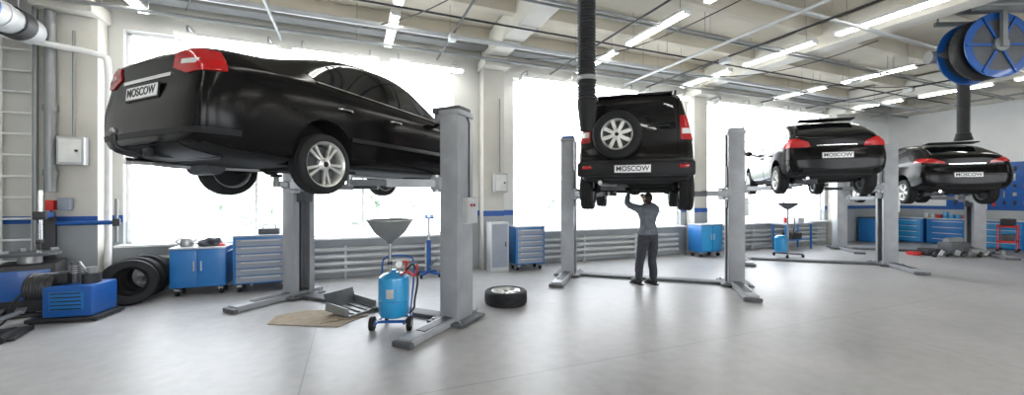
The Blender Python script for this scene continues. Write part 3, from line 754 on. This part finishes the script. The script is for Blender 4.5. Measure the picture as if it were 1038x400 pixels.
g = group('cardboard_sheet', (-.32, 5.88, 0), -.4); b = MB()
b.poly([(-.6, -.30), (.35, -.40), (.5, .1), (.2, .36), (-.45, .30), (-.7, .05)], .008, 'card', Matrix.Translation((0, 0, .004)))
b.poly([(-.25, -.2), (.35, -.1), (.30, .2), (-.2, .2)], .006, 'card', Matrix.Translation((.2, .0, .014)) @ Matrix.Rotation(.5, 4, 'Z'))
b.done('sheet', g)
g = group('engine_splash_guard', (.02, 5.98, .015), .75); b = MB()
b.box((0, 0, .05), (.5, .44, .02), 'dgrey', rot=(.12, 0, 0), bev=.005); b.box((0, .23, .16), (.5, .02, .24), 'liftd', rot=(-.35, 0, 0), bev=.005)
b.box((-.25, .02, .09), (.02, .42, .12), 'dgrey', rot=(.12, 0, 0), bev=.005); b.box((.25, .02, .09), (.02, .42, .12), 'dgrey', rot=(.12, 0, 0), bev=.005)
for i in range(4): b.box((-.18+.12*i, -.02, .066), (.03, .36, .012), 'liftd', rot=(.12, 0, 0))
b.done('tray', g)

# ------------------------------------------------------------------ oil drainers
def drainer(loc, rz):
    g = group('oil_drainer', loc, rz); b = MB()
    b.lathe([(0, .12), (.10, .12), (.165, .15), (.185, .19), (.188, .34), (.192, .345), (.192, .355), (.188, .36), (.188, .58), (.18, .63), (.13, .67), (.06, .685), (.03, .69), (.03, .72), (0, .72)], 'blues', None, 36)
    b.box((.0, -.19, .45), (.09, .012, .11), 'lgrey', bev=.003)
    b.done('tank', g); b = MB()
    b.bar((-.2, -.12, .10), (.2, -.12, .10), .04, .03, 'blued', .005); b.bar((-.2, .14, .10), (.2, .14, .10), .04, .03, 'blued', .005)
    b.bar((-.17, -.2, .10), (-.17, .2, .10), .03, .03, 'blued', .005); b.bar((.17, -.2, .10), (.17, .2, .10), .03, .03, 'blued', .005)
    b.cyl((-.25, -.14, .085), (-.20, -.14, .085), .085, 'rubber', 24); b.cyl((.20, -.14, .085), (.25, -.14, .085), .085, 'rubber', 24)
    b.cyl((-.255, -.14, .085), (-.195, -.14, .085), .04, 'steel', 16); b.cyl((.195, -.14, .085), (.255, -.14, .085), .04, 'steel', 16)
    for x in (-.15, .15): b.cyl((x, .16, .04), (x+.03, .16, .04), .04, 'rubber', 16)
    b.tube(curve_pts([(.17, .14, .1), (.2, .2, .5), (.2, .22, .78), (.12, .22, .85), (-.12, .22, .85), (-.2, .22, .78), (-.2, .2, .5), (-.17, .14, .1)], 6), .012, 'blued', 8)
    b.done('frame_and_wheels', g); b = MB()
    b.cyl((-.05, 0, .68), (-.05, 0, 1.12), .018, 'steel', 14)
    b.cyl((-.05, 0, .78), (-.05, 0, .82), .03, 'black', 12)
    b.lathe([(.0, 1.04), (.03, 1.04), (.05, 1.08), (.15, 1.15), (.19, 1.19), (.255, 1.30), (.275, 1.33), (.285, 1.33), (.285, 1.345), (.26, 1.345), (.17, 1.20), (.04, 1.12), (0, 1.11)], 'dgrey', Matrix.Translation((-.05, 0, 0)), 36)
    b.done('funnel', g); b = MB()
    b.cyl((.08, -.06, .66), (.08, -.06, .76), .012, 'steel', 10); b.cyl((.08, -.085, .79), (.08, -.055, .79), .04, 'white', 18); b.cyl((.08, -.08, .79), (.08, -.05, .79), .044, 'steel', 18)
    b.cyl((.14, .04, .64), (.14, .04, .80), .014, 'redp', 10); b.box((.14, .04, .81), (.08, .02, .02), 'redp', bev=.005)
    b.tube(curve_pts([(.14, .04, .7), (.24, .0, .78), (.3, -.02, .6), (.27, -.05, .35), (.26, -.05, .25), (.22, -.1, .2)], 7), .013, 'black', 8)
    b.tube(curve_pts([(.1, -.1, .66), (.2, -.16, .72), (.28, -.1, .66), (.29, .0, .78)], 6), .012, 'redp', 8)
    b.done('gauge_and_hoses', g)
drainer((.50, 5.15, 0), -.35)
g = group('oil_drain_stand', (11.0, 7.1, 0), -.5); b = MB()
for a in (0, 2.09, 4.19):
    b.bar((0, 0, .1), (.38*math.cos(a), .38*math.sin(a), .08), .05, .04, 'liftd', .005); b.cyl((.38*math.cos(a)-.02, .38*math.sin(a), .04), (.38*math.cos(a)+.02, .38*math.sin(a), .04), .04, 'rubber', 14)
b.cyl((0, 0, .08), (0, 0, 1.3), .022, 'dgrey', 12); b.lathe([(0, .1), (.14, .12), (.15, .5), (.1, .56), (0, .57)], 'blues', Matrix.Translation((-.18, 0, .03)), 24)
b.lathe([(0, 1.28), (.05, 1.3), (.22, 1.42), (.24, 1.48), (.225, 1.48), (.2, 1.42), (0, 1.32)], 'liftd', None, 28)
b.tube(curve_pts([(0, 0, 1.25), (.2, .05, 1.0), (.1, .05, .5), (-.1, 0, .6)], 6), .012, 'black', 8); b.done('stand', g)
g = group('transmission_jack', (1.48, 8.15, 0), .3); b = MB()
for a in (.5, 2.07, 3.64, 5.21):
    b.bar((0, 0, .1), (.26*math.cos(a), .26*math.sin(a), .07), .05, .04, 'blued', .005); b.cyl((.26*math.cos(a)-.015, .26*math.sin(a), .035), (.26*math.cos(a)+.015, .26*math.sin(a), .035), .035, 'rubber', 12)
b.cyl((0, 0, .08), (0, 0, .75), .045, 'blued', 16); b.cyl((0, 0, .75), (0, 0, 1.18), .025, 'chrome', 12); b.box((0, 0, 1.2), (.18, .14, .03), 'blued', bev=.006)
b.box((.06, 0, 1.24), (.02, .12, .07), 'blued'); b.box((-.06, 0, 1.24), (.02, .12, .07), 'blued'); b.bar((0, -.05, .2), (0, -.35, .42), .025, .025, 'steel'); b.done('jack', g)

# ------------------------------------------------------------------ hoses
def hose(pts, r, seg=16):
    P = [Vector(p) for p in pts]; out = []
    for a, c in zip(P[:-1], P[1:]):
        k = max(2, int((c-a).length/.022))
        for i in range(k): out.append(a.lerp(c, i/k))
    out.append(P[-1])
    b = MB(); b.tube(out, r, 'hose', seg, rfun=lambda i: r*(1.0 if i % 2 else .86))
    return b
hx, hy = 3.06, 4.73
b = hose([(hx, hy, 4.70), (hx, hy, 2.95)], .13, 24)
b.cyl((hx, hy, 3.25), (hx, hy, 3.31), .138, 'dgrey', 24); b.lathe([(.128, 0), (.13, -.05), (.10, -.3), (.085, -.42), (.075, -.42), (.09, -.28), (.11, -.05)], 'rubber', Matrix.Translation((hx, hy, 2.97)), 24)
b.cyl((hx, hy, 4.62), (hx, hy, 4.735), .16, 'dgrey', 24)
b.done('exhaust_extraction_hose')
b = hose([(13.1, 4.5, 5.20), (13.1, 4.5, 3.1)], .115, 20)
b.lathe([(.125, 0), (.13, -.05), (.16, -.16), (.15, -.16), (.11, -.05)], 'rubber', Matrix.Translation((13.1, 4.5, 3.1)), 24)
b.cyl((13.1, 4.5, 5.12), (13.1, 4.5, 5.295), .16, 'dgrey', 24)
b.done('exhaust_extraction_hose')
g = group('exhaust_hose_reel', (10.45, 3.35, 4.25), math.radians(-25)); b = MB()
mx = Matrix.Rotation(PI/2, 4, 'X')
b.lathe([(.44, -.25), (.55, -.25), (.56, -.24), (.56, -.22), (.44, -.22)], 'blued', mx, 40, close=True)
b.lathe([(.44, .22), (.55, .22), (.56, .23), (.56, .25), (.44, .25)], 'blued', mx, 40, close=True)
b.lathe([(.12, .22), (.44, .22), (.44, .245), (.12, .245)], 'liftd', mx, 40, close=True)
b.lathe([(.12, -.245), (.44, -.245), (.44, -.22), (.12, -.22)], 'liftd', mx, 40, close=True)
b.lathe([(.12, -.3), (.12, .3), (.0, .3)], 'dgrey', mx, 24)
for a in range(6):
    for yy in (.262, -.262):
        b.bar((.12*math.cos(a*PI/3), yy, .12*math.sin(a*PI/3)), (.54*math.cos(a*PI/3), yy, .54*math.sin(a*PI/3)), .02, .04, 'blued')
b.done('drum', g); b = MB()
for j, (r, yy) in enumerate(((.30, -.11), (.30, .11), (.45, 0))):
    pts = [(r*math.cos(t*.08), yy, r*math.sin(t*.08)) for t in range(79)]
    b.tube(pts, .1, 'hose', 14, rfun=lambda i: .1*(1 if i % 2 else .9))
b.done('coiled_hose', g); b = MB()
b.bar((-.5, -.32, .6), (.5, -.32, .6), .05, .08, 'dgrey'); b.bar((-.5, .32, .6), (.5, .32, .6), .05, .08, 'dgrey')
b.bar((0, -.32, -.05), (0, -.32, .62), .08, .05, 'dgrey', up=(0, 1, 0)); b.bar((0, .32, -.05), (0, .32, .62), .08, .05, 'dgrey', up=(0, 1, 0))
for x in (-.45, .45):
    for yy in (-.32, .32): b.cyl((x, yy, .6), (x, yy, 1.04), .015, 'steel', 8)
b.cyl((-.7, .0, .78), (.7, 0, .78), .13, 'dgrey', 24); b.cyl((-.6, .35, -.0), (-.3, .3, .0), .12, 'steel', 20)
b.done('bracket_and_duct', g)

# ------------------------------------------------------------------ right end
b = MB(); b.box((XR-.04, 6.0, 2.0), (.04, 2.2, 1.5), 'blued', bev=.008)
for i in range(9):
    for j in range(5):
        L = random.uniform(.1, .24); k = random.choice(['dgrey', 'black', 'black', 'blue', 'steel', 'redp'])
        b.box((XR-.08, 5.1+.22*i, 1.45+.27*j), (.03, random.uniform(.03, .09), L), k, bev=.006)
b.done('tool_board')
b = MB()
for i in range(7):
    h = random.uniform(.1, .24); b.box((0, -.5+.16*i, h/2), (.18, .10, h), random.choice(['redp', 'lgrey', 'black', 'blues', 'white']), bev=.01)
b.done('parts_boxes', None, (19.1, 7.0, .902))
g = group('engine_parts_pile', (15.6, 5.55, 0), -.4); b = MB()
b.box((0, 0, .20), (.5, .4, .36), 'liftd', bev=.04); b.cyl((-.2, 0, .40), (.25, .05, .42), .09, 'dgrey'); b.cyl((.1, -.25, .12), (.5, -.2, .12), .11, 'dgrey')
b.box((-.6, .05, .10), (.45, .3, .18), 'black', bev=.03); b.tube(curve_pts([(.3, 0, .34), (.6, .1, .25), (.8, -.1, .1), (1.05, .0, .06)], 6), .035, 'steel', 10)
for i in range(10): b.cyl((-.9+.2*i, -.35+.05*(i % 3), .03), (-.82+.2*i, -.32, .12+.05*(i % 2)), .05, 'dgrey' if i % 2 else 'black', 12)
b.box((.8, .25, .06), (.3, .2, .11), 'black', bev=.02); b.box((-1.0, .1, .05), (.25, .2, .1), 'redp', bev=.02); b.done('parts', g)
g = group('parts_trolley', (18.3, 5.35, 0), .2); b = MB()
for z in (.3, .75): b.box((0, 0, z), (.6, .4, .05), 'redp', bev=.01)
for x in (-.28, .28):
    for y in (-.18, .18): b.cyl((x, y, .06), (x, y, .8), .014, 'redp', 8); b.cyl((x-.02, y, .04), (x+.02, y, .04), .04, 'rubber', 12)
b.box((.05, 0, .42), (.3, .25, .18), 'liftd', bev=.02); b.box((.0, 0, .88), (.4, .28, .2), 'black', bev=.03); b.done('trolley', g)
g = group('work_table', (12.9, 8.2, 0), 0); b = MB()
b.box((0, 0, .8), (1.3, .5, .05), 'grey', bev=.008)
for x in (-.6, .6):
    for y in (-.2, .2): b.box((x, y, .39), (.04, .04, .78), 'blue')
b.box((.3, 0, .9), (.3, .2, .16), 'lgrey', bev=.02); b.cyl((-.3, 0, .83), (-.3, 0, 1.0), .06, 'redp'); b.box((0, 0, .3), (1.1, .4, .03), 'blue'); b.box((0, 0, .42), (.5, .3, .2), 'black', bev=.02); b.done('table', g)

# ------------------------------------------------------------------ mechanic
def skin_obj(nodes, edges, sub=2):
    me = bpy.data.meshes.new('sk'); me.from_pydata([n[0] for n in nodes], edges, [])
    o = bpy.data.objects.new('sk', me); COL.objects.link(o)
    o.modifiers.new('s', 'SKIN')
    s_ = o.modifiers.new('u', 'SUBSURF'); s_.levels = sub; s_.render_levels = sub
    for i, n in enumerate(nodes):
        r = n[1]; sv = me.skin_vertices[0].data[i]
        sv.radius = r if isinstance(r, tuple) else (r, r); sv.use_root = (i == 0)
    r = eval_mesh(o); bpy.data.objects.remove(o); return r
g = group('mechanic', (5.10, 5.82, 0), math.radians(2))
N = [((0, 0, .98), (.165, .13)), ((0, .0, 1.10), (.155, .12)), ((0, .01, 1.24), (.175, .13)), ((0, .0, 1.37), (.18, .125)), ((0, -.01, 1.46), (.085, .08)), ((0, .0, 1.53), .055),
     ((.10, 0, .88), (.11, .12)), ((.115, .0, .70), (.098, .11)), ((.12, .03, .49), (.078, .088)), ((.13, .01, .28), (.074, .082)), ((.13, -.01, .09), (.068, .078)),
     ((-.10, 0, .88), (.11, .12)), ((-.115, .02, .70), (.098, .11)), ((-.12, .07, .49), (.078, .088)), ((-.125, .10, .28), (.074, .082)), ((-.13, .10, .09), (.068, .078)),
     ((.18, .01, 1.41), .085), ((.25, .12, 1.44), .07), ((.29, .24, 1.47), .062), ((.24, .32, 1.58), .052), ((.18, .38, 1.69), .038),
     ((-.18, .01, 1.41), .085), ((-.25, .12, 1.45), .07), ((-.28, .24, 1.49), .062), ((-.21, .32, 1.60), .052), ((-.13, .38, 1.71), .038)]
E = [(0, 1), (1, 2), (2, 3), (3, 4), (4, 5), (0, 6), (6, 7), (7, 8), (8, 9), (9, 10), (0, 11), (11, 12), (12, 13), (13, 14), (14, 15), (3, 16), (16, 17), (17, 18), (18, 19), (19, 20), (3, 21), (21, 22), (22, 23), (23, 24), (24, 25)]
me = skin_obj(N, E, 3)
bm = bmesh.new(); bm.from_mesh(me)
for v in bm.verts:
    v.co += v.normal*.012*noise.noise(v.co*11)
    if .93 < v.co.z < 1.03 and abs(v.co.x) < .25: v.co.x *= 1.04; v.co.y *= 1.05
me.materials.clear()
for k in ('jacket', 'pants', 'skin'): me.materials.append(M[k])
for f in bm.faces:
    c = f.calc_center_median(); f.smooth = True
    f.material_index = 1 if c.z < .94 else 0
    if c.z > 1.505 and abs(c.x) < .1 and c.y < .12: f.material_index = 2
bm.to_mesh(me); bm.free(); mesh_obj(me, 'body_and_clothes', g)
b = MB()
for x, y in ((.13, .03), (-.13, .14)):
    b.box((x, y+.02, .012), (.10, .29, .024), 'rubber', bev=.01)
    b.sph((x, y+.08, .055), .06, 'boot', (.85, 1.6, .75)); b.sph((x, y-.05, .07), .055, 'boot', (.85, 1.2, 1.1)); b.cyl((x, y-.04, .06), (x, y-.04, .16), .052, 'boot', 16)
b.done('boots', g)
bm = bmesh.new(); bmesh.ops.create_uvsphere(bm, u_segments=32, v_segments=24, radius=1)
for v in bm.verts:
    x, y, z = v.co
    f = 1-.22*max(0, -z)**1.5
    nx = x*.075*f; ny = y*.095*(1-.12*max(0, -z)); nz = z*.118
    if z < -.3 and y > 0: ny += .008
    for sx in (-1, 1):
        d = math.hypot(nx-sx*.031, nz-.008)
        if y > 0 and d < .02: ny -= .010*(1-d/.02)
    v.co = (nx, ny, nz)
me = bpy.data.meshes.new('head'); bm.to_mesh(me); bm.free(); me.materials.append(M['skin'])
for p in me.polygons: p.use_smooth = True
hd = group('head_pivot', (0, .02, 1.60)); hd.parent = g; hd.rotation_euler = (.55, 0, .25); hd.scale = (.93, .93, .93)
mesh_obj(me, 'head', hd)
b = MB()
b.sph((0, .098, -.018), .016, 'skin', (.8, 1.2, 1.3), 2); b.bar((0, .088, .02), (0, .104, -.015), .014, .014, 'skin', .004)
for sx in (-1, 1):
    b.sph((sx*.074, -.005, -.005), .026, 'skin', (.35, .8, 1.25), 2); b.sph((sx*.031, .082, .008), .011, 'white', (1, .8, .8), 2); b.sph((sx*.031, .090, .008), .005, 'ink', sub=2)
    b.box((sx*.031, .092, .028), (.034, .008, .006), 'hair', bev=.002)
b.box((0, .089, -.052), (.045, .01, .008), 'redp', bev=.003)
b.done('face_features', hd)
bm = bmesh.new(); bmesh.ops.create_uvsphere(bm, u_segments=36, v_segments=26, radius=1)
kill = [v for v in bm.verts if (v.co.y > .45 and v.co.z < .55) or (v.co.y > .1 and v.co.z < .05) or v.co.z < -.5]
bmesh.ops.delete(bm, geom=kill, context='VERTS')
for v in bm.verts:
    v.co = Vector((v.co.x*.082, v.co.y*.102, v.co.z*.126)); v.co *= 1+.03*noise.noise(v.co*60)
me = bpy.data.meshes.new('hair'); bm.to_mesh(me); bm.free(); me.materials.append(M['hair'])
for p in me.polygons: p.use_smooth = True
o = mesh_obj(me, 'hair', hd); sd = o.modifiers.new('s', 'SOLIDIFY'); sd.thickness = .008
def hand(wrist, dirv, side):
    d = Vector(dirv).normalized(); palmN = Vector((0, .5, .8)); palmN = (palmN-d*palmN.dot(d)).normalized(); s_ = d.cross(palmN)*side
    W = Vector(wrist)
    me = skin_obj([(tuple(W), (.026, .022)), (tuple(W+d*.045), (.034, .018)), (tuple(W+d*.085), (.036, .016))], [(0, 1), (1, 2)], 2); me.materials.clear(); me.materials.append(M['skin'])
    for p in me.polygons: p.use_smooth = True
    mesh_obj(me, 'palm', g)
    for i, (off, L) in enumerate(((-.028, .062), (-.010, .075), (.009, .070), (.026, .055))):
        a = W+d*.07+s_*off; a2 = W+d*.10+s_*off*1.1; p1 = a2+(d*.8+palmN*.35).normalized()*L*.5; p2 = p1+(d*.35+palmN*.85).normalized()*L*.35; p3 = p2+(palmN-d*.2).normalized()*L*.25
        me = skin_obj([(tuple(a), .009), (tuple(a2), .009), (tuple(p1), .0085), (tuple(p2), .008), (tuple(p3), .007)], [(0, 1), (1, 2), (2, 3), (3, 4)], 2)
        me.materials.clear(); me.materials.append(M['skin'])
        for p in me.polygons: p.use_smooth = True
        mesh_obj(me, 'finger_%d' % (i+1), g)
    a = W+d*.03-s_*.022; p1 = a+(d*.5-s_*.7+palmN*.3).normalized()*.04; p2 = p1+(d*.7+palmN*.6).normalized()*.032
    me = skin_obj([(tuple(a), .012), (tuple(p1), .010), (tuple(p2), .008)], [(0, 1), (1, 2)], 2); me.materials.clear(); me.materials.append(M['skin'])
    mesh_obj(me, 'thumb', g)
hand((.175, .385, 1.70), (-.3, .2, 1), 1)
hand((-.125, .385, 1.72), (.3, .2, 1), -1)
# hand-held work lamp in the right hand
b = MB()
b.cyl((.155, .43, 1.66), (.150, .45, 1.80), .014, 'black', 12); b.cyl((.155, .43, 1.57), (.155, .43, 1.66), .022, 'warm', 14)
b.cyl((.155, .43, 1.555), (.155, .43, 1.57), .027, 'black', 14)
b.done('work_lamp', g)

# ------------------------------------------------------------------ exterior
b = MB(); b.box((8, 60, -.25), (260, 100, .1), 'asph'); b.box((8, -60, -.25), (260, 100, .1), 'asph'); b.done('exterior_ground')
def tree(loc, s_):
    g = group('tree', loc); b = MB(); b.cyl((0, 0, 0), (0, 0, 2.2*s_), .14*s_, 'bark', 10, r2=.08*s_); b.done('trunk', g)
    bm = bmesh.new()
    for k in range(8):
        r = random.uniform(.7, 1.2)*s_; c = Vector((random.uniform(-1.5, 1.5)*s_, random.uniform(-.8, .8)*s_, random.uniform(1.0, 3.2)*s_))
        res = bmesh.ops.create_icosphere(bm, subdivisions=4, radius=r)
        for v in res['verts']: v.co = v.co*(1+.4*noise.noise(v.co*2.3+c)+.2*noise.noise(v.co*7))+c
    me = bpy.data.meshes.new('f'); bm.to_mesh(me); bm.free(); me.materials.append(M['leaf'])
    mesh_obj(me, 'foliage', g)
for i in range(14):
    tree((-16+i*4.0+random.uniform(-1, 1), 24+random.uniform(-2, 4)+i*1.0, -.2), random.uniform(.8, 1.0))

# ------------------------------------------------------------------ world + camera
w = bpy.data.worlds.new('sky'); S.world = w; w.use_nodes = True
nt = w.node_tree; bg = nt.nodes['Background']
tc = nt.nodes.new('ShaderNodeTexCoord'); sx = nt.nodes.new('ShaderNodeSeparateXYZ'); cr = nt.nodes.new('ShaderNodeValToRGB')
cr.color_ramp.elements[0].color = (.95, .97, 1, 1); cr.color_ramp.elements[1].color = (.82, .91, 1, 1)
nt.links.new(tc.outputs['Generated'], sx.inputs[0]); nt.links.new(sx.outputs['Z'], cr.inputs[0]); nt.links.new(cr.outputs[0], bg.inputs['Color'])
bg.inputs['Strength'].default_value = 7.2

cam = bpy.data.cameras.new('camera'); co = bpy.data.objects.new('camera', cam); COL.objects.link(co)
cam.sensor_width = 36; cam.lens = 36*400/1038; cam.clip_end = 300
co.location = (0, 0, 1.62); co.rotation_euler = (PI/2, 0, math.radians(-22.2))
S.camera = co
